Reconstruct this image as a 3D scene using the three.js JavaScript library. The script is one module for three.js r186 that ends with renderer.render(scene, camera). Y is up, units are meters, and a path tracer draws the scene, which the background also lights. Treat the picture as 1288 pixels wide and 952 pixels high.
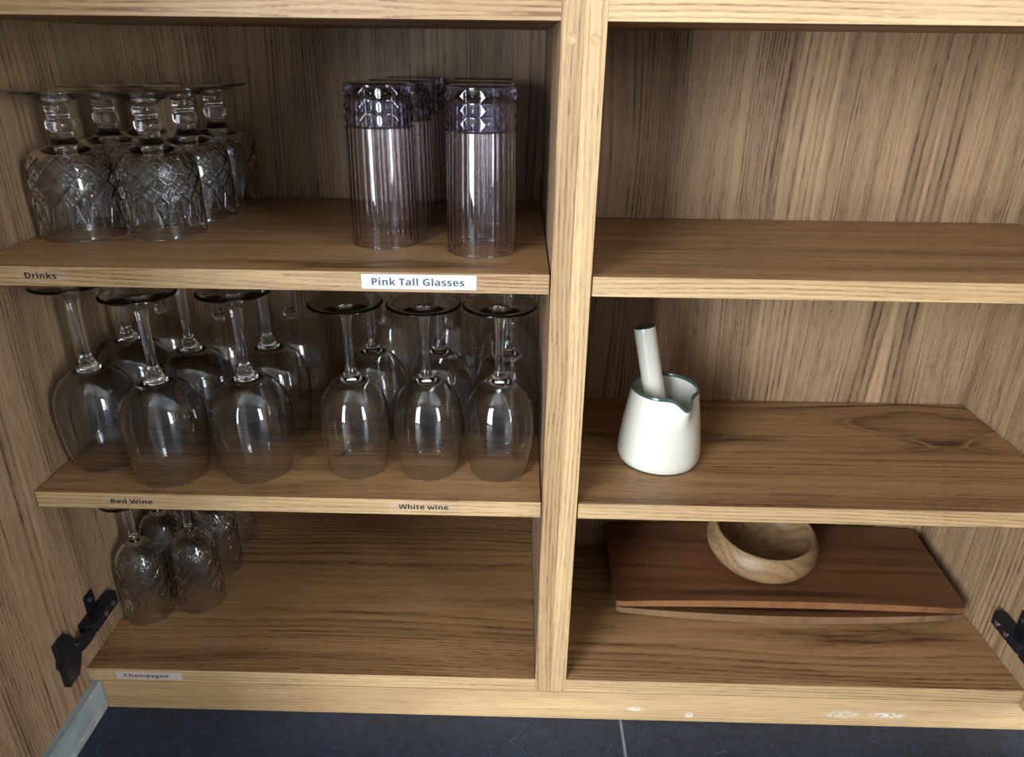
import * as THREE from 'three';
import { RoundedBoxGeometry } from 'three/addons/geometries/RoundedBoxGeometry.js';
import { mergeGeometries } from 'three/addons/utils/BufferGeometryUtils.js';
import { RectAreaLightUniformsLib } from 'three/addons/lights/RectAreaLightUniformsLib.js';

// ---------------------------------------------------------------- camera, sky, daylight, exposure
const F = 0.0623;                                  // height of the cabinet base top above the floor
const scene = new THREE.Scene();
const camera = new THREE.PerspectiveCamera(2 * Math.atan(476 / 904.91) * 180 / Math.PI, 1288 / 952, 0.02, 60);
camera.position.set(-0.049, 0.676 + F, 0.6217);
camera.rotation.set(-0.4322, 0.0155, 0.012, 'YXZ');
camera.setViewOffset(1288, 952, 9.5, 0, 1288, 952);
camera.updateProjectionMatrix();
camera.updateMatrixWorld(true);

scene.background = new THREE.Color().setRGB(3.0, 3.7, 4.3);   // even bright sky over the terrace

const renderer = new THREE.WebGLRenderer({ antialias: true });
renderer.toneMapping = THREE.LinearToneMapping;
renderer.toneMappingExposure = 0.90;
renderer.shadowMap.enabled = true;
RectAreaLightUniformsLib.init();

const ROOM = { x0: -3.0, x1: 3.2, z0: -0.38, z1: 2.7, h: 2.5 };
const OPENINGS = [
  { name: 'window_1', x0: -2.85, x1: -1.05, h: 2.1, label: 'wide glazed terrace door left of the pier', power: 27 },
  { name: 'window_2', x0: 2.05, x1: 3.05, h: 2.1, label: 'narrow glazed terrace door right of the pier', power: 25 },
];
for (const o of OPENINGS) {                          // daylight coming in through each glazed door
  const l = new THREE.RectAreaLight(new THREE.Color().setRGB(0.90, 0.98, 1.04), o.power, o.x1 - o.x0 - 0.16, o.h - 0.16);
  l.name = 'daylight';
  l.position.set((o.x0 + o.x1) / 2, o.h / 2, ROOM.z1 - 0.02);
  l.lookAt((o.x0 + o.x1) / 2, o.h / 2, -1);
  scene.add(l);
}

// ---------------------------------------------------------------- helpers
const taken = {};
function numbered(name) {
  const n = taken[name] = (taken[name] ?? -1) + 1;
  return n ? name + '_' + String(n).padStart(3, '0') : name;
}
function mesh(name, geometry, material, parent = scene) {
  const m = new THREE.Mesh(geometry, material);
  m.name = parent === scene ? numbered(name) : name;
  m.castShadow = m.receiveShadow = true;
  parent.add(m);
  return m;
}
function group(name, parent = scene, p = [0, 0, 0]) {
  const g = new THREE.Group();
  g.name = parent === scene ? numbered(name) : name;
  g.position.set(...p);
  parent.add(g);
  return g;
}
function tag(o, label, category, groupName) {
  o.userData = { ...o.userData, label, category };
  if (groupName) o.userData.group = groupName;
  return o;
}
function structure(o, label) { o.userData = { kind: 'structure', label }; return o; }

// seeded value noise
function lattice(seed) {
  const t = new Float32Array(65536);
  let s = (seed * 2654435761) >>> 0;
  for (let i = 0; i < 65536; i++) { s = (Math.imul(s, 1664525) + 1013904223) >>> 0; t[i] = s / 4294967296; }
  return t;
}
function noise2(t, x, y) {
  const xi = Math.floor(x), yi = Math.floor(y);
  let fx = x - xi, fy = y - yi;
  fx = fx * fx * (3 - 2 * fx); fy = fy * fy * (3 - 2 * fy);
  const a = xi & 255, b = (xi + 1) & 255, c = (yi & 255) << 8, d = ((yi + 1) & 255) << 8;
  const p = t[a | c], q = t[b | c], r = t[a | d], s = t[b | d];
  return (p + (q - p) * fx) * (1 - fy) + (r + (s - r) * fx) * fy;
}
const smooth = (a, b, x) => { const k = Math.min(1, Math.max(0, (x - a) / (b - a))); return k * k * (3 - 2 * k); };
function rng(seed) { let s = seed >>> 0; return () => ((s = (Math.imul(s, 1664525) + 1013904223) >>> 0) / 4294967296); }
const toByte = (c) => 255 * (c <= 0.0031308 ? 12.92 * c : 1.055 * Math.pow(c, 1 / 2.4) - 0.055);

function dataTexture(w, h, fill, srgb, wrap = THREE.MirroredRepeatWrapping) {
  const d = new Uint8Array(w * h * 4);
  fill(d);
  const t = new THREE.DataTexture(d, w, h, THREE.RGBAFormat);
  if (srgb) t.colorSpace = THREE.SRGBColorSpace;
  t.magFilter = THREE.LinearFilter;
  t.minFilter = THREE.LinearMipmapLinearFilter;
  t.generateMipmaps = true;
  t.wrapS = t.wrapT = wrap;
  t.needsUpdate = true;
  return t;
}

// oak veneer: u runs along the grain, v across it; LEN x WID metres
const LEN = 1.1, WID = 0.55;
function oak({ seed, w = 2048, h = 1024, len = LEN, wid = WID, cathedral = 0, light, dark, spacing = 0.006, contrast = 1.08, marks = [] }) {
  const a = lattice(seed), b = lattice(seed + 11), c = lattice(seed + 29);
  const bump = new Uint8Array(w * h * 4);
  const map = dataTexture(w, h, (d) => {
    for (let j = 0; j < h; j++) for (let i = 0; i < w; i++) {
      const s = i / w * len, t = j / h * wid;
      const sway = (noise2(a, s * 2.3, t * 6) - 0.5) * 0.03 + (noise2(b, s * 7, t * 22) - 0.5) * 0.006;
      let r = t + sway;
      if (cathedral) {
        const v = t - wid * 0.47, dpt = 0.012 + 0.16 * cathedral * Math.abs(noise2(c, s * 1.5 + 3, 0.5) - 0.42) + 0.03 * noise2(c, s * 3.1, 7.5);
        const k = Math.exp(-(v * v) / 0.022) * cathedral;
        r = (1 - k) * r + k * (Math.sqrt(v * v + dpt * dpt) + sway * 0.7);
      }
      const sp = spacing * (0.75 + 0.9 * noise2(b, r * 16 + 40, 3.3));
      const ph = r / sp - Math.floor(r / sp);
      const early = Math.exp(-ph * 4.0) * smooth(0, 0.07, ph) + 0.5 * smooth(0.86, 1, ph);
      const pore = smooth(0.5, 0.8, noise2(a, s * 70, t * 1450)) * (0.22 + 0.78 * early);
      const fibre = noise2(b, s * 26, t * 1050) - 0.5;
      const streak = noise2(c, s * 5, t * 210 + sway * 300) - 0.5;
      const tone = noise2(a, s * 1.7 + 9, r * 34) - 0.5;
      const wide = smooth(0.62, 0.86, noise2(c, s * 0.9 + 30, r * 17 + 5));
      let k = 0.24 + contrast * (0.62 * early * (0.25 + 1.1 * noise2(b, s * 16, t * 120)) + 0.40 * pore + 0.18 * fibre + 0.26 * streak + 0.30 * tone + 0.26 * wide);
      k = Math.min(1.1, Math.max(-0.12, k));
      const o = (j * w + i) * 4;
      let col = [0, 1, 2].map((n) => light[n] + (dark[n] - light[n]) * k);
      for (const m of marks) {
        const q = ((s - m[0]) / m[2]) ** 2 + ((t - m[1]) / m[3]) ** 2;
        if (q < 1) {
          const e = smooth(1, 0.3, q) * smooth(0.2, 0.9, 0.5 * noise2(a, s * 900, t * 1300) + 0.5 * noise2(b, s * 240, t * 520)) * m[4];
          col = col.map((x) => x + (0.78 - x) * e);
        }
      }
      for (let n = 0; n < 3; n++) d[o + n] = toByte(Math.min(1, Math.max(0, col[n])));
      d[o + 3] = 255;
      const z = 255 * Math.min(1, Math.max(0, 0.85 - 0.7 * pore - 0.25 * early + 0.25 * fibre));
      bump[o] = bump[o + 1] = bump[o + 2] = z; bump[o + 3] = 255;
    }
  }, true);
  const relief = dataTexture(w, h, (d) => d.set(bump), false);
  return { map, relief };
}
const LIGHT = [0.405, 0.265, 0.150], DARK = [0.085, 0.044, 0.022];
const oakStraight = oak({ seed: 5, light: LIGHT, dark: DARK, spacing: 0.0052 });
const oakFigured = oak({ seed: 17, light: [0.42, 0.232, 0.098], dark: [0.088, 0.038, 0.014], cathedral: 0.5, spacing: 0.0065 });
const oakLitLip = oak({ seed: 41, w: 2048, h: 64, len: 1.1, wid: 0.03, light: [0.55, 0.375, 0.19], dark: [0.20, 0.108, 0.048], spacing: 0.0036 });  // edging oak, lightened beyond the boards to stand in for front light
const oakPale = oak({ seed: 31, w: 2048, h: 128, len: 1.2, wid: 0.06, light: [0.59, 0.405, 0.205], dark: [0.26, 0.145, 0.062], spacing: 0.0045, contrast: 0.8,
  marks: [[0.655, 0.030, 0.012, 0.004, 0.8], [0.72, 0.022, 0.006, 0.006, 0.8], [0.90, 0.030, 0.026, 0.007, 0.45], [0.955, 0.030, 0.026, 0.005, 0.8]] });
const oakMaterial = (t, extra = {}) => new THREE.MeshPhysicalMaterial({ map: t.map, bumpMap: t.relief, bumpScale: 0.00025, roughness: 0.52, ...extra });
const M = {
  oak: oakMaterial(oakStraight),
  oakFig: oakMaterial(oakFigured),
  oakPale: oakMaterial(oakPale),
  oakLitLip: oakMaterial(oakLitLip),
  black: new THREE.MeshPhysicalMaterial({ color: new THREE.Color().setRGB(0.011, 0.0125, 0.017), roughness: 0.32, metalness: 0.3 }),
  steel: new THREE.MeshStandardMaterial({ color: new THREE.Color().setRGB(0.55, 0.55, 0.54), roughness: 0.3, metalness: 1 }),
  clear: new THREE.MeshPhysicalMaterial({ color: 0xffffff, transmission: 1, thickness: 0, roughness: 0, ior: 1.5 }),
  bowl: new THREE.MeshPhysicalMaterial({ color: 0xffffff, transmission: 1, thickness: 0, roughness: 0, ior: 1.75 }),
  crystal: new THREE.MeshPhysicalMaterial({ color: 0xffffff, transmission: 1, thickness: 0.006, roughness: 0, ior: 1.47 }),
  pink: new THREE.MeshPhysicalMaterial({ color: new THREE.Color().setRGB(0.945, 0.895, 0.92), transmission: 1, thickness: 0.006, roughness: 0, ior: 1.5 }),
  pinkBaseDarkened: new THREE.MeshPhysicalMaterial({ color: new THREE.Color().setRGB(0.44, 0.41, 0.56), transmission: 1, thickness: 0.006, roughness: 0, ior: 1.5 }),  // tint darkened to paint in the dark refracted by the thick base
  plaster: new THREE.MeshStandardMaterial({ color: new THREE.Color().setRGB(0.50, 0.47, 0.43), roughness: 0.95 }),
  white: new THREE.MeshStandardMaterial({ color: new THREE.Color().setRGB(0.82, 0.82, 0.81), roughness: 0.8 }),
  frame: new THREE.MeshStandardMaterial({ color: new THREE.Color().setRGB(0.10, 0.105, 0.11), roughness: 0.5 }),
  terrace: new THREE.MeshStandardMaterial({ color: new THREE.Color().setRGB(0.34, 0.33, 0.34), roughness: 0.9 }),
};

// a board of sx x sy x sz metres with its grain along the given axis, uv in metres
function board(sx, sy, sz, grain, off = [0, 0], radius = 0.0009, len = LEN, wid = WID) {
  const g = new RoundedBoxGeometry(sx, sy, sz, 1, radius);
  const p = g.attributes.position, n = g.attributes.normal, uv = g.attributes.uv;
  const along = { x: 0, y: 1, z: 2 }[grain];
  // the face of each triangle follows its mean normal, so that a bevel never stretches the grain
  for (let i = 0; i < p.count; i += 3) {
    const m = [0, 0, 0];
    for (let k = 0; k < 3; k++) { m[0] += n.getX(i + k); m[1] += n.getY(i + k); m[2] += n.getZ(i + k); }
    let f = 0;
    for (let k = 1; k < 3; k++) if (Math.abs(m[k]) > Math.abs(m[f])) f = k;
    const rest = [0, 1, 2].filter((k) => k !== f && k !== along);
    for (let k = 0; k < 3; k++) {
      const v = [p.getX(i + k), p.getY(i + k), p.getZ(i + k)];
      const depth = v[f] * 0.35;
      if (f === along) uv.setXY(i + k, off[0] + v[rest[0]] * 0.12 / len, off[1] + v[rest[1]] / wid);
      else uv.setXY(i + k, off[0] + v[along] / len, off[1] + (v[rest[0]] + depth) / wid);
    }
  }
  return g;
}
const toFlat = (g) => (g.index ? g.toNonIndexed() : g);
function panel(name, parent, [x0, x1], [y0, y1], [z0, z1], grain, off, material = M.oak) {
  const m = mesh(name, board(x1 - x0, y1 - y0, z1 - z0, grain, off), material, parent);
  m.position.set((x0 + x1) / 2, (y0 + y1) / 2, (z0 + z1) / 2);
  m.userData.front = (z1 - z0) / 2;
  return m;
}
const at = (g, x, y, z) => g.translate(x, y, z);
const rbox = (sx, sy, sz, r, x = 0, y = 0, z = 0) => new RoundedBoxGeometry(sx, sy, sz, 2, r).translate(x, y, z);

// ---------------------------------------------------------------- the room
function shell(name, sx, sy, sz, x, y, z, material, label) {
  const m = mesh(name, new THREE.BoxGeometry(sx, sy, sz), material);
  m.position.set(x, y, z);
  return structure(m, label);
}
{
  const { x0, x1, z0, z1, h } = ROOM, w = x1 - x0, d = z1 - z0, cx = (x0 + x1) / 2, cz = (z0 + z1) / 2;
  shell('wall_back', w + 0.4, h, 0.15, cx, h / 2, z0 - 0.075, M.plaster, 'plaster wall behind the cabinets');
  shell('wall_left', 0.2, h, d, x0 - 0.1, h / 2, cz, M.plaster, 'plaster wall on the left of the room');
  shell('wall_right', 0.2, h, d, x1 + 0.1, h / 2, cz, M.plaster, 'plaster wall on the right of the room');
  shell('ceiling', w + 0.4, 0.15, d + 0.4, cx, h + 0.075, cz, M.white, 'white ceiling');
  // wall with the two glazed doors, behind the photographer
  const front = structure(group('wall_front'), 'wall with two glazed terrace doors');
  const cuts = [x0 - 0.2, OPENINGS[0].x0, OPENINGS[0].x1, OPENINGS[1].x0, OPENINGS[1].x1, x1 + 0.2];
  for (let k = 0; k < 6; k += 2) at(mesh('pier', new THREE.BoxGeometry(cuts[k + 1] - cuts[k], h, 0.2), M.plaster, front).geometry, (cuts[k] + cuts[k + 1]) / 2, h / 2, z1 + 0.1);  // wide middle pier is added, unseen, to block light as the photographer would
  for (const o of OPENINGS) at(mesh('lintel', new THREE.BoxGeometry(o.x1 - o.x0, h - o.h, 0.2), M.plaster, front).geometry, (o.x0 + o.x1) / 2, (h + o.h) / 2, z1 + 0.1);
  for (const o of OPENINGS) {
    const g = structure(group(o.name), o.label), wd = o.x1 - o.x0, mx = (o.x0 + o.x1) / 2, z = z1 + 0.06;
    const bars = [[wd, 0.06, mx, 0.03], [wd, 0.06, mx, o.h - 0.03]];
    for (const [sx, sy, x, y] of bars) mesh('frame_rail', rbox(sx, sy, 0.06, 0.004, x, y, z), M.frame, g);
    for (const x of [o.x0 + 0.035, o.x1 - 0.035]) mesh('frame_stile', rbox(0.07, o.h - 0.12, 0.06, 0.004, x, o.h / 2, z), M.frame, g);
    mesh('pane', new THREE.BoxGeometry(wd - 0.14, o.h - 0.12, 0.006).translate(mx, o.h / 2, z), M.clear, g);
  }
  const t = mesh('terrace', new THREE.BoxGeometry(14, 0.1, 8), M.terrace);
  t.position.set(0, -0.07, z1 + 4.2);
  structure(t, 'grey stone terrace beyond the glazed doors');
}
// dark slate tiles with pale joints
{
  const g = structure(group('floor'), 'floor of dark slate tiles with pale grout joints');
  const a = lattice(71), b = lattice(73);
  const scr = rng(404), lines = [];
  for (let i = 0; i < 46; i++) lines.push([scr(), scr(), (scr() - 0.5) * 2.6, 0.02 + 0.10 * scr(), 0.25 + 0.5 * scr()]);
  const N = 1024;
  const slateMap = dataTexture(N, N, (d) => {
    const buf = new Float32Array(N * N);
    for (let j = 0; j < N; j++) for (let i = 0; i < N; i++) {
      const x = i / N, y = j / N;
      let v = 0.018 + 0.016 * Math.pow(noise2(a, x * 430, y * 430), 2) + 0.012 * (noise2(b, x * 90, y * 90) - 0.4) + 0.007 * (noise2(a, x * 9, y * 9) - 0.5);
      if (noise2(b, x * 240 + 9, y * 240) > 0.93) v += 0.03;
      buf[j * N + i] = v;
    }
    for (const [x, y, ang, len, str] of lines) for (let t = 0; t < 400; t++) {
      const q = t / 400 * len, wob = 0.004 * Math.sin(q * 90 + x * 40);
      const px = Math.floor(((x + q * Math.cos(ang + 1.57) + wob + 2) % 1) * N), py = Math.floor(((y + q * Math.sin(ang + 1.57) + 2) % 1) * N);
      buf[py * N + px] += 0.035 * str * noise2(a, t * 0.2, x * 99);
    }
    for (let i = 0; i < N * N; i++) { const v = Math.max(0.006, buf[i]); d[i * 4] = toByte(v * 0.50); d[i * 4 + 1] = toByte(v * 0.92); d[i * 4 + 2] = toByte(v * 1.75); d[i * 4 + 3] = 255; }
  }, true, THREE.RepeatWrapping);
  const slateBump = dataTexture(512, 512, (d) => {
    for (let j = 0; j < 512; j++) for (let i = 0; i < 512; i++) {
      const v = 255 * (0.6 * noise2(a, i * 0.45, j * 0.45) + 0.4 * noise2(b, i * 0.12, j * 0.12));
      const o = (j * 512 + i) * 4; d[o] = d[o + 1] = d[o + 2] = v; d[o + 3] = 255;
    }
  }, false, THREE.RepeatWrapping);
  const slate = new THREE.MeshPhysicalMaterial({ map: slateMap, bumpMap: slateBump, bumpScale: 0.0006, roughness: 0.5 });
  const grout = new THREE.MeshStandardMaterial({ color: new THREE.Color().setRGB(0.24, 0.24, 0.25), roughness: 0.9 });
  const base = mesh('grout', new THREE.BoxGeometry(ROOM.x1 - ROOM.x0 + 0.4, 0.1, ROOM.z1 - ROOM.z0 + 0.4), grout, g);
  base.position.set((ROOM.x0 + ROOM.x1) / 2, -0.0512, (ROOM.z0 + ROOM.z1) / 2);
  const S = 0.8, J = 0.0035, tile = [];
  for (let v = 0; v < 4; v++) {
    const t = new RoundedBoxGeometry(S - J, 0.012, S - J, 1, 0.0008), p = t.attributes.position, uv = t.attributes.uv;
    for (let i = 0; i < p.count; i++) uv.setXY(i, p.getX(i) * 1.6 + v * 0.27, p.getZ(i) * 1.6 + v * 0.41);
    tile.push(t);
  }
  let k = 0;
  for (let ix = -4; ix <= 3; ix++) for (let iz = -1; iz <= 3; iz++) {
    const m = mesh('tile', tile[k++ % 4], slate, g);
    m.position.set(0.0865 + S * (ix + 0.5), -0.006, -0.31 + S * (iz + 0.5));
  }
}
// grey stone skirting with a short return wall on the left
{
  const a = lattice(91), b = lattice(97);
  const stoneMap = dataTexture(512, 256, (d) => {
    for (let j = 0; j < 256; j++) for (let i = 0; i < 512; i++) {
      const x = i / 512, y = j / 256, w = (noise2(a, x * 6, y * 5) - 0.5) * 0.5;
      const vein = Math.exp(-Math.pow((y + 0.55 * x + w * 0.6 - 0.62) * 16, 2)) * noise2(b, x * 40, y * 30) + 0.8 * Math.exp(-Math.pow((y - 0.8 * x + w - 0.1) * 18, 2)) * noise2(a, x * 50, y * 20);
      const v = 0.27 + 0.12 * (noise2(a, x * 14, y * 8) - 0.5) + 0.05 * (noise2(b, x * 120, y * 60) - 0.5);
      const o = (j * 512 + i) * 4, r = Math.min(1, vein * 0.95);
      d[o] = toByte(v * 0.90 + (0.66 - v) * r); d[o + 1] = toByte(v * 1.02 + (0.53 - v) * r); d[o + 2] = toByte(v * 1.04 + (0.44 - v) * r); d[o + 3] = 255;
    }
  }, true);
  const stone = new THREE.MeshPhysicalMaterial({ map: stoneMap, roughness: 0.5 });
  const g = new RoundedBoxGeometry(0.040, F - 0.0188, 0.95, 1, 0.001), p = g.attributes.position, uv = g.attributes.uv;
  for (let i = 0; i < p.count; i++) uv.setXY(i, p.getZ(i) * 3.4, (p.getY(i) + p.getX(i)) * 9 + 0.5);
  const s = mesh('baseboard_left', g, stone);
  s.position.set(-0.558, (F - 0.0188) / 2, 0.105);
  structure(s, 'grey veined stone skirting under the open left cabinet door');
  shell('wall_return', 0.1, ROOM.h, 0.96, -0.63, ROOM.h / 2, 0.10, M.plaster, 'short plaster return wall left of the cabinets').name = 'wall_side';
}

// ---------------------------------------------------------------- the two oak cabinet units
const T = 0.0184, H = 0.018;                    // shelf and side thickness
const XL = -0.5514, XR = 0.5531, TOP = 0.6945 + F, BASE = F;
const labelTape = (text, w, h, { bg, ink = '#1d1a18', x = 0.14, tw = 0.72, fs = 0.62, ext = 1 }) => {
  const cw = 1024, ch = Math.round(1024 * h / w), c = document.createElement('canvas');
  c.width = cw; c.height = ch;
  const q = c.getContext('2d');
  q.clearRect(0, 0, cw, ch);
  q.fillStyle = bg; q.fillRect(0, 0, cw, ch);
  q.fillStyle = ink; q.textBaseline = 'middle';
  q.font = 'bold ' + (ch * fs) + 'px sans-serif';
  const width = q.measureText(text).width;
  q.save(); q.translate(cw * x, ch * 0.52); q.scale(cw * tw / width, ext); q.fillText(text, 0, 0); q.restore();
  const t = new THREE.CanvasTexture(c);
  t.colorSpace = THREE.SRGBColorSpace;
  return new THREE.MeshPhysicalMaterial({ map: t, transparent: true, roughness: 0.35 });
};
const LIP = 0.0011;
function lip(parent, sx, sy, grain, off) {               // pale oak edging on a board's front edge, lightened to seem front-lit
  const d = parent.userData.front, m = mesh('edge_strip', board(sx, sy, LIP, grain, off, 0.0004, 1.1, 0.03), M.oakLitLip, parent);
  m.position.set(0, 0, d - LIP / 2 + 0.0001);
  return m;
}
function stick(shelf, text, x0, x1, y0, y1, zFront, style) {         // a strip of printed tape on the shelf's front edge
  const w = x1 - x0, h = y1 - y0, g = new THREE.PlaneGeometry(w, h);
  const m = mesh('label_tape', g, labelTape(text, w, h, style), shelf);
  m.position.set((x0 + x1) / 2 - shelf.position.x, (y0 + y1) / 2 - shelf.position.y, zFront - shelf.position.z + 0.0003);
  m.userData.label = 'printed tape reading ' + text;
}
function flip(g) {                                     // turn the faces of a mirrored, unindexed geometry round again
  for (const k of Object.keys(g.attributes)) {
    const a = g.attributes[k], n = a.itemSize, v = a.array;
    for (let i = 0; i < a.count; i += 3) for (let c = 0; c < n; c++) { const p = (i + 1) * n + c, q = (i + 2) * n + c, t = v[p]; v[p] = v[q]; v[q] = t; }
  }
  g.computeVertexNormals();
}
function hinge(parent, x, y, side, doorX) {          // concealed cup hinge: plate and arm on the side panel, cup flange on the door
  const h = group('hinge', parent, [x, y, 0]);
  h.userData.label = 'black concealed hinge';
  const s = side;                                    // +1: the panel's inner face looks towards +x
  const plate = [rbox(0.0026, 0.050, 0.017, 0.001, s * 0.0014, 0.004, -0.0345), rbox(0.005, 0.013, 0.060, 0.0012, s * 0.0026, 0, -0.036)];
  mesh('mounting_plate', mergeGeometries(plate.map(toFlat)), M.black, h);
  for (const [dy, dz] of [[0.020, -0.0345], [-0.014, -0.0345]]) {
    const g = new THREE.CylinderGeometry(0.0028, 0.0030, 0.0014, 14).rotateZ(Math.PI / 2).translate(s * 0.0032, dy, dz);
    mesh('screw', g, M.steel, h);
  }
  const arm = new THREE.Shape();
  arm.moveTo(-0.066, 0); arm.lineTo(-0.066, 0.008); arm.lineTo(-0.060, 0.0125); arm.lineTo(-0.012, 0.0135); arm.lineTo(-0.004, 0.009); arm.lineTo(-0.004, 0.003); arm.lineTo(-0.012, 0);
  const ag = new THREE.ExtrudeGeometry(arm, { depth: 0.012, bevelEnabled: true, bevelSize: 0.0008, bevelThickness: 0.0008, bevelSegments: 2 });
  ag.translate(0, 0, -0.006);
  // shape x -> world z, shape y -> distance from the panel, depth -> height
  const mat = new THREE.Matrix4().set(0, s, 0, s * 0.005, 0, 0, 1, 0.0, 1, 0, 0, 0, 0, 0, 0, 1);
  ag.applyMatrix4(mat); if (mat.determinant() < 0) flip(ag);
  mesh('hinge_arm', ag, M.black, h);
  for (const dz of [-0.050, -0.033]) {
    mesh('screw', new THREE.CylinderGeometry(0.0033, 0.0033, 0.0012, 16).rotateZ(Math.PI / 2).translate(s * 0.0192, 0.0005, dz), M.steel, h);
  }
  // link from the arm to the cup
  const dx = doorX - x;
  const ls = new THREE.Shape();
  ls.moveTo(-0.012, 0.010); ls.lineTo(-0.008, 0.0165); ls.lineTo(0.008, 0.0170); ls.quadraticCurveTo(0.018, 0.0165, 0.022, 0.010); ls.lineTo(0.025, 0.002); ls.lineTo(0.019, 0.002); ls.quadraticCurveTo(0.014, 0.0115, 0.007, 0.0125); ls.lineTo(-0.006, 0.0120);
  const lg = new THREE.ExtrudeGeometry(ls, { depth: 0.013, bevelEnabled: true, bevelSize: 0.0006, bevelThickness: 0.0006, bevelSegments: 2, curveSegments: 6 });
  lg.translate(0, 0, -0.009);
  const lm = new THREE.Matrix4().set(0, s, 0, 0, 0, 0, 1, 0, 1, 0, 0, 0, 0, 0, 0, 1);
  lg.applyMatrix4(lm); if (lm.determinant() < 0) flip(lg);
  mesh('hinge_link', lg, M.black, h);
  const cup = [new THREE.CylinderGeometry(0.0165, 0.0165, 0.005, 32).rotateZ(Math.PI / 2).translate(dx + s * 0.0012, -0.0045, 0.030)];
  const fl = new THREE.Shape();
  fl.moveTo(0.044, 0.024); fl.lineTo(0.026, 0.024); fl.quadraticCurveTo(0.018, 0.010, 0.014, 0.003); fl.lineTo(0.014, -0.012); fl.quadraticCurveTo(0.018, -0.022, 0.026, -0.034); fl.lineTo(0.044, -0.034); fl.lineTo(0.044, 0.024);
  const fg = new THREE.ExtrudeGeometry(fl, { depth: 0.0065, bevelEnabled: true, bevelSize: 0.0008, bevelThickness: 0.0008, bevelSegments: 2 });
  const fm = new THREE.Matrix4().set(0, 0, s, dx + s * 0.0012, 0, 1, 0, 0, 1, 0, 0, 0, 0, 0, 0, 1);
  fg.applyMatrix4(fm); if (fm.determinant() < 0) flip(fg);
  cup.push(fg);
  mesh('hinge_cup', mergeGeometries(cup.map((g) => { const q = toFlat(g); for (const k of Object.keys(q.attributes)) if (!['position', 'normal', 'uv'].includes(k)) q.deleteAttribute(k); return q; })), M.black, h);
  return h;
}
function cabinet({ label, x0, x1, depth, shelves, doorX, doorSide, off }) {
  const c = tag(group('storage_cabinet'), label, 'cabinet');
  const outL = x0 - H, outR = x1 + H, z1 = 0;
  const sideL = panel('side_panel', c, [outL, x0], [BASE - T, TOP + T], [-depth - 0.008, z1], 'y', [0.13 + off, 0.21]);
  const sideR = panel('side_panel', c, [x1, outR], [BASE - T, TOP + T], [-depth - 0.008, z1], 'y', [0.51 + off, 0.66]);
  panel('base_panel', c, [x0, x1], [BASE - T, BASE], [-depth, z1], 'x', [0.37 + off, 0.33], M.oakFig);
  panel('top_panel', c, [x0, x1], [TOP, TOP + T], [-depth, z1], 'x', [0.72 + off, 0.81], M.oakFig);
  panel('back_panel', c, [x0, x1], [BASE - T, TOP + T], [-depth - 0.008, -depth - 0.0002], 'y', [0.44 + off * 0.7, 0.5 + off]);
  const r = rng(Math.round(1000 * (x0 + 2)));
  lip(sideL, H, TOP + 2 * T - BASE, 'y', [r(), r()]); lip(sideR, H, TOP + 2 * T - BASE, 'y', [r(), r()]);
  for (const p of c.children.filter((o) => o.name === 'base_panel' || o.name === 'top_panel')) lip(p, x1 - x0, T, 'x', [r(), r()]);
  for (const sh of shelves) {
    const s = panel('shelf', c, [x0 + 0.0012, x1 - 0.0012], [sh.y - T, sh.y], [-depth + 0.001, -0.0030], 'x', sh.off, M.oakFig);
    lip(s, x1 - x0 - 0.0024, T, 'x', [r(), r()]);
    for (const l of sh.tapes || []) stick(s, ...l.slice(0, 5), -0.0029, l[5]);
  }
  const dw = x1 - x0 + 2 * H - 0.004, dz = 0.004;
  const d = panel('door', c, doorSide < 0 ? [doorX - 0.0185, doorX] : [doorX, doorX + 0.0185], [BASE - T - 0.001, TOP + T - 0.002], [dz, dz + dw], 'y', [0.31 + off, 0.77]);
  d.userData.label = 'oak door standing open';
  for (const y of [BASE + 0.054, TOP - 0.09]) hinge(c, doorSide < 0 ? x0 : x1, y, doorSide < 0 ? 1 : -1, doorX);
  const cap = new THREE.CylinderGeometry(0.0042, 0.0042, 0.0006, 24).rotateX(Math.PI / 2);
  const capM = M.oakPale;
  for (const side of doorSide < 0 ? [sideR] : [sideL]) {
    const m = mesh('screw_cap', cap, capM, side);
    m.position.set(0, BASE + 0.682 - side.position.y, -side.position.z + 0.00015);
  }
  return { c, sideL, sideR };
}
const clearTape = { bg: 'rgba(226,205,190,0.16)', ink: '#1c120e' };
const unitL = cabinet({
  label: 'left open oak cabinet full of glassware with tape labels on its shelves', x0: XL, x1: -H, depth: 0.3451, doorX: -0.5475, doorSide: -1, off: 0,
  shelves: [
    { y: F + 0.4908, off: [0.62, 0.15], tapes: [['Drinks', -0.505, -0.4575, F + 0.4767, F + 0.4882, { ...clearTape, x: 0.17, tw: 0.63, fs: 0.66 }], ['Pink Tall Glasses', -0.189, -0.085, F + 0.4752, F + 0.4890, { bg: 'rgba(198,200,212,0.97)', ink: '#3c474f', x: 0.08, tw: 0.82, fs: 0.66 }]] },
    { y: F + 0.2467, off: [0.18, 0.62], tapes: [['Red Wine', -0.480, -0.417, F + 0.2325, F + 0.2432, { ...clearTape, x: 0.13, tw: 0.72, fs: 0.7 }], ['White wine', -0.176, -0.107, F + 0.2330, F + 0.2440, { ...clearTape, x: 0.12, tw: 0.76, fs: 0.7 }]] },
  ],
});
stick(unitL.c.children.find((o) => o.name === 'base_panel'), 'Champagne', -0.5173, -0.4385, F - 0.0150, F - 0.0035, 0, { bg: 'rgba(205,190,186,0.85)', ink: '#2b211d', x: 0.11, tw: 0.69, fs: 0.62 });
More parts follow.
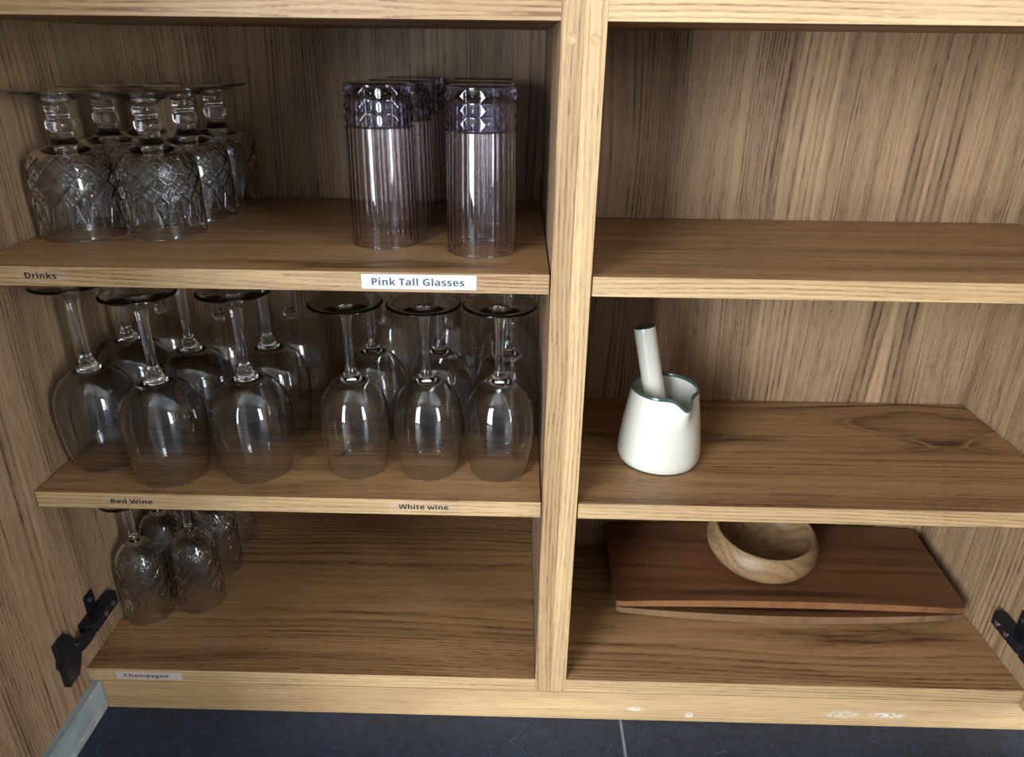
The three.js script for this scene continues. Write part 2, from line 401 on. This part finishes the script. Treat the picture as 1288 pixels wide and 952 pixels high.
const unitR = cabinet({
  label: 'right open oak cabinet holding the white mortar and the wooden platters', x0: H, x1: XR, depth: 0.2546, doorX: 0.5494, doorSide: 1, off: 0.23,
  shelves: [{ y: F + 0.4896, off: [0.35, 0.9] }, { y: F + 0.2463, off: [0.83, 0.45] }],
});
{ // kickboard under both units
  const m = mesh('kickboard', board(1.17, F - T - 0.0006, 0.018, 'x', [0.5, 0.5], 0.0009, 1.2, 0.06), M.oakPale);
  m.position.set(-0.5375 + 0.585, (F - T - 0.0006) / 2, 0.0012 - 0.009);
  tag(m, 'long pale oak kickboard under both cabinets with white scuffs', 'kickboard');
}

// ---------------------------------------------------------------- glassware
// surfaces of revolution whose parts share their border rings: together they close round the glass
function ring(profile, seg, relief) {
  const n = profile.length, pos = new Float32Array(n * seg * 3), idx = [];
  for (let i = 0; i < n; i++) for (let j = 0; j < seg; j++) {
    const a = j / seg * Math.PI * 2, h = profile[i][1];
    const r = Math.max(0.00002, profile[i][0] - (relief ? relief(a, h, profile[i]) : 0)), o = (i * seg + j) * 3;
    pos[o] = r * Math.cos(a); pos[o + 1] = h; pos[o + 2] = r * Math.sin(a);
  }
  for (let i = 0; i + 1 < n; i++) for (let j = 0; j < seg; j++) {
    const k = (j + 1) % seg, a = i * seg + j, b = i * seg + k, c = a + seg, d = b + seg;
    idx.push(a, c, b, b, c, d);
  }
  const g = new THREE.BufferGeometry();
  g.setAttribute('position', new THREE.BufferAttribute(pos, 3));
  g.setIndex(idx);
  g.computeVertexNormals();
  return g;
}
function volume(g) {
  const p = g.attributes.position.array, x = g.index.array;
  let v = 0;
  for (let i = 0; i < x.length; i += 3) {
    const a = x[i] * 3, b = x[i + 1] * 3, c = x[i + 2] * 3;
    v += p[a] * (p[b + 1] * p[c + 2] - p[b + 2] * p[c + 1]) - p[a + 1] * (p[b] * p[c + 2] - p[b + 2] * p[c]) + p[a + 2] * (p[b] * p[c + 1] - p[b + 1] * p[c]);
  }
  return v / 6;
}
function outward(geos) {                             // turn the closed surface inside out if its volume is negative
  if (geos.reduce((s, g) => s + volume(g), 0) < 0) for (const g of geos) {
    const x = g.index.array;
    for (let i = 0; i < x.length; i += 3) { const t = x[i + 1]; x[i + 1] = x[i + 2]; x[i + 2] = t; }
    g.computeVertexNormals();
  }
  return geos;
}
function fine(points, n) {                            // smooth curve through profile points
  const c = new THREE.CatmullRomCurve3(points.map(([r, h]) => new THREE.Vector3(r, h, 0)), false, 'centripetal');
  return c.getPoints(n).map((v) => [Math.max(0, v.x), v.y]);
}
function glass(name, parts, materials) {
  const g = new THREE.Group();
  g.name = name;
  parts.forEach(([n, geo], i) => { const m = new THREE.Mesh(geo, materials[i]); m.name = n; m.castShadow = m.receiveShadow = true; g.add(m); });
  return g;
}
const tri = (x) => Math.abs(x - Math.round(x));       // distance to the nearest whole number

// cut-crystal goblet standing on its rim
function cutRelief(n, lo, hi, bottom, pitch, depth) {
  return (a, h) => {
    if (h < bottom - 0.003 || h > hi + 0.003) return 0;
    const u = n * a / (2 * Math.PI), v = (h - lo) / pitch, p = u + v, m = u - v;
    const inBand = smooth(lo - 0.002, lo + 0.001, h) * smooth(hi + 0.002, hi - 0.003, h);
    const wv = 0.11;
    const lat = Math.max(0, 1 - tri(p) / wv, 1 - tri(m) / wv);
    const odd = ((Math.floor(p) + Math.floor(m)) % 2 + 2) % 2;
    const star = odd * Math.max(0, 1 - Math.min(tri(p + 0.5), tri(m + 0.5)) / 0.09);
    let d = inBand * Math.max(lat, star * 0.45);
    // long leaf cuts spreading below the lattice
    const low = smooth(bottom - 0.001, bottom + 0.010, h) * smooth(lo + 0.003, lo - 0.002, h);
    if (low > 0) {
      const k = (lo - h) / (lo - bottom);
      const leaf = Math.max(0, 1 - Math.abs(tri(u) - 0.36 * k) / (0.10 * (1 - 0.5 * k))) + 0.7 * Math.max(0, 1 - tri(u + 0.5) / (0.10 * (1 - k) + 0.02)) * smooth(0.75, 0.4, k);
      d = Math.max(d, low * Math.min(1, leaf));
    }
    return depth * d;
  };
}
function makeGoblet() {
  const seg = 392, relief = cutRelief(14, 0.038, 0.0815, 0.009, 0.0185, 0.0012);
  const inner = fine([[0, 0.0845], [0.014, 0.0840], [0.028, 0.0805], [0.0355, 0.071], [0.0380, 0.055], [0.0383, 0.035], [0.0387, 0.015], [0.0392, 0.0009]], 36);
  const rim = [[0.0392, 0.0003], [0.0401, 0.0], [0.0410, 0.0008], [0.0412, 0.0018], [0.0409, 0.0028]];
  const outer = fine([[0.0408, 0.004], [0.0411, 0.018], [0.0412, 0.038], [0.0411, 0.055], [0.0402, 0.068], [0.0372, 0.078], [0.0310, 0.0852], [0.0215, 0.0888], [0.0150, 0.0908], [0.0122, 0.0935]], 150);
  const outerFrom = inner.length + rim.length;
  const prof = [...inner, ...rim, ...outer];
  const bowl = ring(prof.map((p, i) => [...p, i]), seg, (a, h, p) => (p[2] >= outerFrom ? relief(a, h) : 0));
  const stem = ring([outer[outer.length - 1], ...fine([[0.0112, 0.0955], [0.0098, 0.0990], [0.0104, 0.1010], [0.0100, 0.1022], [0.0128, 0.1060], [0.0134, 0.1095], [0.0125, 0.1130], [0.0100, 0.1160], [0.0108, 0.1185], [0.0100, 0.1200], [0.0116, 0.1240], [0.0110, 0.1275], [0.0118, 0.1290]], 48)], 64);
  const foot = ring([[0.0118, 0.1290], ...fine([[0.0135, 0.1305], [0.0200, 0.1335], [0.0300, 0.1372], [0.0385, 0.1392], [0.0402, 0.1402], [0.0398, 0.1416], [0.0360, 0.1420], [0.0240, 0.1405], [0.0100, 0.1380], [0, 0.1375]], 40)], 64);
  // the stem's lower ring has fewer points than the bowl's, so the bowl is closed by the same radius
  outward([bowl, stem, foot]);
  return glass('crystal_goblet', [['bowl', bowl], ['stem', stem], ['foot', foot]], [M.crystal, M.crystal, M.crystal]);
}
// cut champagne glass standing on its rim
function makeFlute() {
  const seg = 308, relief = cutRelief(11, 0.036, 0.094, 0.013, 0.0175, 0.0012);
  const inner = fine([[0, 0.106], [0.008, 0.1045], [0.0185, 0.0985], [0.0240, 0.088], [0.0270, 0.070], [0.0275, 0.045], [0.0277, 0.020], [0.0282, 0.0008]], 34);
  const rim = [[0.0284, 0.0003], [0.0291, 0], [0.0298, 0.0008], [0.0300, 0.0016], [0.0296, 0.0026]];
  const outer = fine([[0.0296, 0.004], [0.0300, 0.022], [0.0302, 0.045], [0.0300, 0.070], [0.0272, 0.089], [0.0215, 0.1015], [0.0120, 0.1090], [0.0066, 0.1130], [0.0052, 0.1165]], 140);
  const outerFrom = inner.length + rim.length;
  const bowl = ring([...inner, ...rim, ...outer].map((p, i) => [...p, i]), seg, (a, h, p) => (p[2] >= outerFrom ? relief(a, h) : 0));
  const stem = ring([outer[outer.length - 1], ...fine([[0.0058, 0.1185], [0.0046, 0.1215], [0.0042, 0.140], [0.0046, 0.158], [0.0062, 0.166]], 24)], 40);
  const foot = ring([[0.0062, 0.166], ...fine([[0.010, 0.1688], [0.020, 0.1715], [0.0285, 0.1732], [0.0292, 0.1742], [0.0285, 0.1752], [0.015, 0.1742], [0, 0.1735]], 24)], 48);
  outward([bowl, stem, foot]);
  return glass('champagne_glass', [['bowl', bowl], ['stem', stem], ['foot', foot]], [M.crystal, M.crystal, M.crystal]);
}
// plain wine glass: thin bowl, drawn stem, flat foot
function makeWine(name, bowlPts, wall, stemPts, footPts) {
  const inner = bowlPts.map(([r, h], i) => [Math.max(0, r - wall), i === bowlPts.length - 1 ? h - 0.004 : h]);
  const top = bowlPts[bowlPts.length - 1];
  const bowl = ring([...fine([[0, top[1] - 0.0075], [0.004, top[1] - 0.0078], ...inner.slice(0, -2).reverse()], 44), [bowlPts[0][0] - wall / 2, -0.0], ...fine(bowlPts, 60)], 96);
  const stem = ring([[0, stemPts[0][1]], ...fine(stemPts, 40)], 40);
  const foot = ring([stemPts[stemPts.length - 1], ...fine(footPts, 36)], 72);
  outward([bowl]);
  outward([stem, foot]);
  return glass(name, [['bowl', bowl], ['stem', stem], ['foot', foot]], [M.bowl, M.crystal, M.crystal]);
}
const makeWhite = () => makeWine('white_wine_glass',
  [[0.0318, 0.0006], [0.0338, 0.012], [0.0364, 0.028], [0.0381, 0.044], [0.0383, 0.056], [0.0370, 0.070], [0.0330, 0.085], [0.0262, 0.0965], [0.0170, 0.1055], [0.0098, 0.1105], [0.0068, 0.1145]], 0.0009,
  [[0.0068, 0.1105], [0.0066, 0.1150], [0.0052, 0.1220], [0.0045, 0.1330], [0.0043, 0.150], [0.0047, 0.167], [0.0062, 0.1785], [0.0082, 0.1838]],
  [[0.0105, 0.1858], [0.017, 0.1878], [0.028, 0.1895], [0.0368, 0.1905], [0.0383, 0.1914], [0.0376, 0.1926], [0.030, 0.1924], [0.016, 0.1912], [0.006, 0.1890], [0, 0.1885]]);
const makeRed = () => makeWine('red_wine_glass',
  [[0.0360, 0.0006], [0.0392, 0.015], [0.0415, 0.032], [0.0428, 0.050], [0.0429, 0.064], [0.0414, 0.078], [0.0370, 0.0905], [0.0290, 0.1015], [0.0180, 0.1090], [0.0105, 0.1130], [0.0075, 0.1165]], 0.0009,
  [[0.0075, 0.1125], [0.0076, 0.1180], [0.0080, 0.1205], [0.0060, 0.1235], [0.0052, 0.1290], [0.0050, 0.150], [0.0053, 0.172], [0.0065, 0.186], [0.0090, 0.1945]],
  [[0.0115, 0.1970], [0.018, 0.1995], [0.028, 0.2015], [0.0352, 0.2028], [0.0366, 0.2038], [0.0358, 0.2052], [0.029, 0.2050], [0.016, 0.2036], [0.006, 0.2012], [0, 0.2005]]);
// tall tumbler standing on its rim, faceted band round its thick base, fine ribs down the wall
function makeTall() {
  const seg = 384, facets = 16, ribs = 32;
  const inner = fine([[0, 0.1455], [0.020, 0.1452], [0.0275, 0.1425], [0.0290, 0.136], [0.0300, 0.112], [0.0312, 0.060], [0.0322, 0.0008]], 40);
  const rim = [[0.0326, 0.0], [0.0333, 0.0], [0.0338, 0.0006]];
  const wall = [];
  for (let i = 0; i <= 24; i++) wall.push([0.0342 - 0.0012 * i / 24, 0.003 + 0.1105 * i / 24]);
  const from = inner.length;
  const body = ring([...inner, ...rim, ...wall].map((p, i) => [...p, i]), seg, (a, h, p) => {
    if (p[2] < from) return h < 0.003 || p[0] < 0.027 ? 0 : -0.00045 * Math.abs(Math.cos(a * ribs / 2)) * smooth(0.002, 0.01, h);
    return 0;
  });
  const band = [], rows = 3, h0 = 0.1150, h1 = 0.1505;
  for (let i = 0; i <= 42; i++) band.push([0.0337, h0 + (h1 - h0) * i / 42]);
  const top = [[0.0325, 0.1520], [0.0305, 0.1530], [0.026, 0.1534], [0.018, 0.1528], [0, 0.1524]];
  const base = ring([wall[24], [0.0337, 0.1142], ...band, ...top], seg, (a, h) => {
    if (h < h0 || h > h1) return 0;
    const u = facets * a / (2 * Math.PI), v = (h - h0) / (h1 - h0) * rows;
    const fu = Math.abs((u - Math.floor(u)) * 2 - 1), fv = Math.abs((v - Math.floor(v)) * 2 - 1);
    return 0.0022 * Math.max(fu, fv);
  });
  outward([body, base]);
  return glass('tall_tumbler', [['body', body], ['faceted_base', base]], [M.pink, M.pinkBaseDarkened]);
}
function place(proto, list, y, category, groupName, solid = 0) {
  const r = rng(proto.name.length * 977);
  list.forEach(([x, z, label], i) => {
    const o = i ? proto.clone() : proto;
    o.name = numbered(proto.userData.base ?? proto.name);
    if (!i) proto.userData.base = o.name;
    scene.add(o);
    o.position.set(x, y, z);
    o.rotation.y = r() * Math.PI * 2;
    o.userData = { label, category, group: groupName };
    if (i < solid) o.children[0].material = M.crystal;
    else if (solid) o.children[0].material = M.bowl;
    if (!i) proto.userData.base = proto.name;
  });
  delete proto.userData.base;
}
const yDrinks = F + 0.4908 + 0.0002, yWine = F + 0.2467 + 0.0002, yFlute = F + 0.0002;
place(makeGoblet(), [
  [-0.5070, -0.1270, 'upside-down cut crystal goblet in the front row against the left cabinet wall'],
  [-0.4245, -0.1388, 'upside-down cut crystal goblet in the front row, the more central of two'],
  [-0.5065, -0.2120, 'upside-down cut crystal goblet in the middle row against the left cabinet wall'],
  [-0.4220, -0.2213, 'upside-down cut crystal goblet in the middle row away from the left wall'],
  [-0.5050, -0.2970, 'upside-down cut crystal goblet in the back row, hidden behind the other goblets'],
  [-0.4205, -0.3038, 'upside-down cut crystal goblet in the back row, farthest from the left wall'],
], yDrinks, 'goblet', 'crystal goblets on the Drinks shelf');
place(makeTall(), [
  [-0.1848, -0.1140, 'pink tall tumbler upside down in front, farther from the divider post'],
  [-0.0845, -0.0870, 'pink tall tumbler upside down in front, nearest the divider post'],
  [-0.1755, -0.1900, 'pink tall tumbler upside down, second in the row farther from the divider'],
  [-0.0870, -0.1680, 'pink tall tumbler upside down, second in the row beside the divider'],
  [-0.1700, -0.2720, 'pink tall tumbler upside down, last in the row farther from the divider'],
  [-0.0895, -0.2550, 'pink tall tumbler upside down, last in the row beside the divider'],
], yDrinks, 'tumbler', 'pink tall glasses on the upper shelf');
{
  const cols = ['against the left cabinet wall', 'in the middle column of red glasses', 'in the column beside the white wine glasses'];
  const rows = ['front', 'second', 'back'];
  const xs = [[-0.5080, -0.4225, -0.3320], [-0.5080, -0.4225, -0.3360], [-0.5080, -0.4225, -0.3365]], zs = [[-0.078, -0.050, -0.062], [-0.165, -0.138, -0.149], [-0.252, -0.226, -0.238]];
  const list = [];
  for (let r = 0; r < 3; r++) for (let c = 0; c < 3; c++) list.push([xs[r][c], zs[r][c], `upside-down large red wine glass ${cols[c]}, ${rows[r]} row`]);
  place(makeRed(), list, yWine, 'wine glass', 'red wine glasses on the middle shelf', 6);
}
{
  const cols = ['in the column nearest the red wine glasses', 'in the middle column of white glasses', 'in the column beside the divider post'];
  const rows = ['front', 'second', 'third', 'last'];
  const xs = [[-0.2225, -0.1425, -0.0650], [-0.2145, -0.1370, -0.0585], [-0.2135, -0.1352, -0.0575], [-0.2130, -0.1350, -0.0572]], zs = [-0.070, -0.149, -0.227, -0.305];
  const list = [];
  for (let r = 0; r < 4; r++) for (let c = 0; c < 3; c++) list.push([xs[r][c], zs[r], `upside-down small white wine glass ${cols[c]}, ${rows[r]} row`]);
  place(makeWhite(), list, yWine, 'wine glass', 'white wine glasses on the middle shelf', 6);
}
place(makeFlute(), [
  [-0.5190, -0.0989, 'upside-down cut champagne glass in front, closest to the left cabinet wall'],
  [-0.4605, -0.1213, 'upside-down cut champagne glass in front, beside the one at the wall'],
  [-0.5200, -0.1620, 'upside-down cut champagne glass in the second row at the left wall'],
  [-0.4620, -0.1920, 'upside-down cut champagne glass in the second row away from the wall'],
  [-0.5200, -0.2280, 'upside-down cut champagne glass in the last row at the left wall'],
  [-0.4630, -0.2580, 'upside-down cut champagne glass in the last row away from the wall'],
], yFlute, 'champagne glass', 'champagne glasses on the cabinet base');

// ---------------------------------------------------------------- white mortar and pestle
{
  const y = F + 0.2463 + 0.0002, seg = 144;
  const glaze = new THREE.MeshPhysicalMaterial({ color: new THREE.Color().setRGB(0.64, 0.605, 0.53), roughness: 0.3, clearcoat: 1, clearcoatRoughness: 0.03 });
  const green = new THREE.MeshPhysicalMaterial({ color: new THREE.Color().setRGB(0.030, 0.062, 0.048), roughness: 0.25, clearcoat: 0.8, clearcoatRoughness: 0.05 });
  const spoutAt = 1.16, notchAt = Math.PI * 1.02;        // directions of the spout and of the small nick
  const turn = (a, b) => { let d = (a - b) % (2 * Math.PI); if (d > Math.PI) d -= 2 * Math.PI; if (d < -Math.PI) d += 2 * Math.PI; return d; };
  const HJ = 0.0905;
  function jug(profile) {                                 // bends a revolved profile into the spout
    const g = ring(profile, seg), p = g.attributes.position;
    for (let i = 0; i < p.count; i++) {
      const x = p.getX(i), h = p.getY(i), z = p.getZ(i), r = Math.hypot(x, z), a = Math.atan2(z, x), k = smooth(0.35, 1, h / HJ);
      const d = turn(a, spoutAt), s = Math.exp(-(d * d) / 0.05) * k * k, wdt = (Math.exp(-((Math.abs(d) - 0.52) ** 2) / 0.05)) * k * k;
      const e = turn(a, notchAt), n = Math.exp(-(e * e) / 0.012) * k;
      const rr = r + 0.0075 * s - 0.0012 * wdt * (r > 0.02);
      p.setXYZ(i, rr * Math.cos(a), h - (0.0105 * s + 0.0025 * n) * smooth(0.6, 1, h / HJ), rr * Math.sin(a));
    }
    g.computeVertexNormals();
    return g;
  }
  const m = tag(group('mortar', scene, [0.1185, y, -0.1036]), 'white ceramic pouring mortar with green rim on the right middle shelf', 'mortar');
  const outer = fine([[0.0455, 0.0026], [0.0470, 0.008], [0.0468, 0.018], [0.0443, 0.040], [0.0405, 0.066], [0.0372, 0.087]], 50);
  const inner = fine([[0.0338, 0.087], [0.0362, 0.066], [0.0395, 0.040], [0.0408, 0.022], [0.034, 0.0125], [0.016, 0.0100], [0, 0.0098]], 40);
  mesh('body', jug(outer), glaze, m);
  mesh('inside', jug(inner), glaze, m);
  const rimProfile = [];
  for (let i = 0; i <= 12; i++) { const t = Math.PI * i / 12; rimProfile.push([0.0355 + 0.0017 * Math.cos(t), 0.087 + 0.0036 * Math.sin(t)]); }
  mesh('rim', jug(rimProfile), green, m).userData.label = 'dark green glazed rim';
  mesh('foot_ring', ring([[0.0455, 0.0026], [0.0450, 0.0008], [0.0440, 0], [0.030, 0], [0, 0.0002]], seg), green, m).userData.label = 'dark unglazed foot';
  // pestle leaning in the mortar
  const a = new THREE.Vector3(0.0922, F + 0.4000, -0.121), b = new THREE.Vector3(0.1226, F + 0.2575, -0.1015);
  const len = a.distanceTo(b);
  const p = tag(group('pestle', scene, b.toArray()), 'white ceramic pestle leaning in the mortar', 'pestle');
  p.quaternion.setFromUnitVectors(new THREE.Vector3(0, 1, 0), a.clone().sub(b).normalize());
  mesh('shaft', ring([...fine([[0, 0], [0.008, 0.0008], [0.0135, 0.006], [0.0140, 0.016], [0.0125, 0.034], [0.0120, 0.070], [0.0119, len - 0.003], [0.0117, len - 0.0012]], 50)], 48), glaze, p);
  mesh('end_cap', ring([[0.0117, len - 0.0012], [0.0110, len - 0.0002], [0.0095, len], [0, len + 0.0001]], 48), green, p).userData.label = 'dark green glazed end';
}

// ---------------------------------------------------------------- dark wooden platters and the turned bowl
{
  const a = lattice(201), b = lattice(211), c = lattice(223);
  const teakMap = dataTexture(1024, 512, (d) => {
    for (let j = 0; j < 512; j++) for (let i = 0; i < 1024; i++) {
      const x = i / 1024, y = j / 512, sway = (noise2(a, x * 3, y * 3) - 0.5) * 0.5;
      const band = noise2(b, x * 1.2, (y + sway * 0.12) * 13), fibre = noise2(c, x * 26, y * 190) - 0.5, dk = smooth(0.6, 0.85, noise2(a, x * 2.2 + 9, (y + sway * 0.2) * 20));
      let knot = 0;
      for (const [kx, ky, kr] of [[0.10, 0.56, 0.010], [0.93, 0.20, 0.006], [0.62, 0.12, 0.006], [0.70, 0.90, 0.005]]) knot = Math.max(knot, Math.exp(-(((x - kx) * 2.4) ** 2 + (y - ky) ** 2) / (kr * kr * 2)));
      const k = Math.min(1, Math.max(0, 0.30 + 0.55 * (band - 0.4) + 0.20 * fibre + 0.40 * dk + 0.7 * knot)), o = (j * 1024 + i) * 4;
      const L = [0.150, 0.060, 0.022], D = [0.045, 0.016, 0.007];
      for (let n = 0; n < 3; n++) d[o + n] = toByte(L[n] + (D[n] - L[n]) * k);
      d[o + 3] = 255;
    }
  }, true);
  const teak = new THREE.MeshPhysicalMaterial({ map: teakMap, roughness: 0.38 });
  const paleTeak = new THREE.MeshPhysicalMaterial({ map: oakStraight.map, color: new THREE.Color().setRGB(0.52, 0.46, 0.40), roughness: 0.55 });
  const redEdge = new THREE.MeshPhysicalMaterial({ map: oakStraight.map, color: new THREE.Color().setRGB(0.60, 0.40, 0.27), roughness: 0.5 });
  // a thin board curved along its length: bottom(x, z) and top(x, z) give its two faces
  function curved(x0, x1, z0, z1, bottom, top, corner) {
    const nx = 48, nz = 14, pos = [], uv = [], idx = [];
    const put = (f) => {
      for (let j = 0; j <= nz; j++) for (let i = 0; i <= nx; i++) {
        const s = i / nx * 2 - 1, t = j / nz * 2 - 1;
        // rounded corners in plan
        const cx = (x1 - x0) / 2, cz = (z1 - z0) / 2;
        let X = s * cx, Z = t * cz;
        const qx = Math.abs(X) - (cx - corner), qz = Math.abs(Z) - (cz - corner);
        if (qx > 0 && qz > 0) { const l = Math.hypot(qx, qz), m = Math.max(qx, qz); X = Math.sign(X) * (cx - corner + qx * m / l); Z = Math.sign(Z) * (cz - corner + qz * m / l); }
        pos.push(X, f(s, t), Z); uv.push((X / cx + 1) / 2, (Z / cz + 1) / 2);
      }
    };
    put(top); put(bottom);
    const faces = nx * nz * 12, n = (nx + 1) * (nz + 1), id = (i, j, k) => k * n + j * (nx + 1) + i;
    for (let j = 0; j < nz; j++) for (let i = 0; i < nx; i++) {
      idx.push(id(i, j, 0), id(i, j + 1, 0), id(i + 1, j, 0), id(i + 1, j, 0), id(i, j + 1, 0), id(i + 1, j + 1, 0));
      idx.push(id(i, j, 1), id(i + 1, j, 1), id(i, j + 1, 1), id(i + 1, j, 1), id(i + 1, j + 1, 1), id(i, j + 1, 1));
    }
    for (let i = 0; i < nx; i++) {
      idx.push(id(i, nz, 0), id(i, nz, 1), id(i + 1, nz, 0), id(i + 1, nz, 0), id(i, nz, 1), id(i + 1, nz, 1));
      idx.push(id(i, 0, 0), id(i + 1, 0, 0), id(i, 0, 1), id(i + 1, 0, 0), id(i + 1, 0, 1), id(i, 0, 1));
    }
    for (let j = 0; j < nz; j++) {
      idx.push(id(0, j, 0), id(0, j, 1), id(0, j + 1, 0), id(0, j + 1, 0), id(0, j, 1), id(0, j + 1, 1));
      idx.push(id(nx, j, 0), id(nx, j + 1, 0), id(nx, j, 1), id(nx, j + 1, 0), id(nx, j + 1, 1), id(nx, j, 1));
    }
    let g = new THREE.BufferGeometry();
    g.setAttribute('position', new THREE.Float32BufferAttribute(pos, 3));
    g.setAttribute('uv', new THREE.Float32BufferAttribute(uv, 2));
    g.setIndex(idx);
    g = g.toNonIndexed();
    g.computeVertexNormals();
    g.addGroup(0, faces, 0); g.addGroup(faces, idx.length - faces, 1);
    return g;
  }
  const X0 = 0.0855, X1 = 0.5345, Z0 = -0.2485, Z1 = -0.1000, mx = (X0 + X1) / 2, mz = (Z0 + Z1) / 2;
  // t runs from the back (-1) to the front (+1)
  const tilt = (t) => 0.0068 * (1 - t);
  const upBottom = (s, t) => 0.0228 + 0.0030 * (1 - s * s) + tilt(t);
  const upTop = (s, t) => 0.0308 + 0.0058 * (1 - s * s) + tilt(t);
  const loBottom = (s, t) => 0.0142 * s * s;
  const loTop = (s, t) => 0.0122 + 0.0096 * s * s + smooth(-0.55, -1, t) * 0.0100 * (0.4 + 0.6 * s * s) + tilt(t) * s * s * 0.85;
  const lower = tag(mesh('platter', curved(X0, X1, Z0, Z1, loBottom, loTop, 0.006), [teak, paleTeak]), 'curved wooden platter underneath, lying directly on the cabinet base', 'platter', 'stacked wooden platters');
  lower.position.set(mx, F + 0.0003, mz);
  const upper = tag(mesh('platter', curved(X0, X1, Z0, Z1, upBottom, upTop, 0.006), [teak, redEdge]), 'dark reddish wooden platter on top, carrying the round bowl', 'platter', 'stacked wooden platters');
  upper.position.set(mx, F + 0.0003, mz);

  const bowlMap = dataTexture(1024, 256, (d) => {
    for (let j = 0; j < 256; j++) for (let i = 0; i < 1024; i++) {
      const x = i / 1024, y = j / 256, ang = x * Math.PI * 2;
      const cx = Math.cos(ang) * 1.0, cz = Math.sin(ang) * 1.0;
      const w1 = noise2(a, cx * 1.6 + 20, cz * 1.6 + y * 1.1 + 20), ringv = (cz * 0.8 + y * 2.2 + w1 * 1.8) * 5.5;
      const lines = Math.pow(0.5 + 0.5 * Math.sin(ringv * 2.2), 3), pores = smooth(0.55, 0.85, noise2(b, x * 170, y * 90)), f = noise2(c, x * 60, y * 40) - 0.5;
      const k = Math.min(1, Math.max(0, 0.18 + 0.40 * lines + 0.28 * pores + 0.2 * f + 0.25 * (w1 - 0.5))), o = (j * 1024 + i) * 4;
      const L = [0.275, 0.168, 0.078], D = [0.11, 0.057, 0.024];
      for (let n = 0; n < 3; n++) d[o + n] = toByte(L[n] + (D[n] - L[n]) * k);
      d[o + 3] = 255;
    }
  }, true, THREE.RepeatWrapping);
  const bowlWood = new THREE.MeshPhysicalMaterial({ map: bowlMap, roughness: 0.5 });
  const bx = 0.2885, bz = -0.1790;
  const s = (bx - mx) / ((X1 - X0) / 2), t = (bz - mz) / ((Z1 - Z0) / 2), by = F + 0.0003 + upTop(s, t);
  const bowl = tag(group('wooden_bowl', scene, [bx, by, bz]), 'round turned wooden bowl standing on the upper platter', 'bowl');
  bowl.rotation.x = 0.0905;
  const lathe = (pts, n) => new THREE.LatheGeometry(pts.map(([r, h]) => new THREE.Vector2(r, h)), n);
  const out = fine([[0.0001, 0], [0.020, 0.0002], [0.034, 0.001], [0.0500, 0.0055], [0.0630, 0.0135], [0.0705, 0.0245], [0.0718, 0.0350], [0.0685, 0.0450], [0.0640, 0.0520], [0.0622, 0.0535]], 60);
  mesh('outside', lathe(out, 96), bowlWood, bowl);
  const inn = fine([[0.0622, 0.0535], [0.0605, 0.0530], [0.0625, 0.0450], [0.0640, 0.0350], [0.0620, 0.0240], [0.0540, 0.0145], [0.038, 0.0080], [0.018, 0.0062], [0.0001, 0.006]], 50);
  mesh('inside', lathe(inn, 96), bowlWood, bowl);
}

renderer.render(scene, camera);
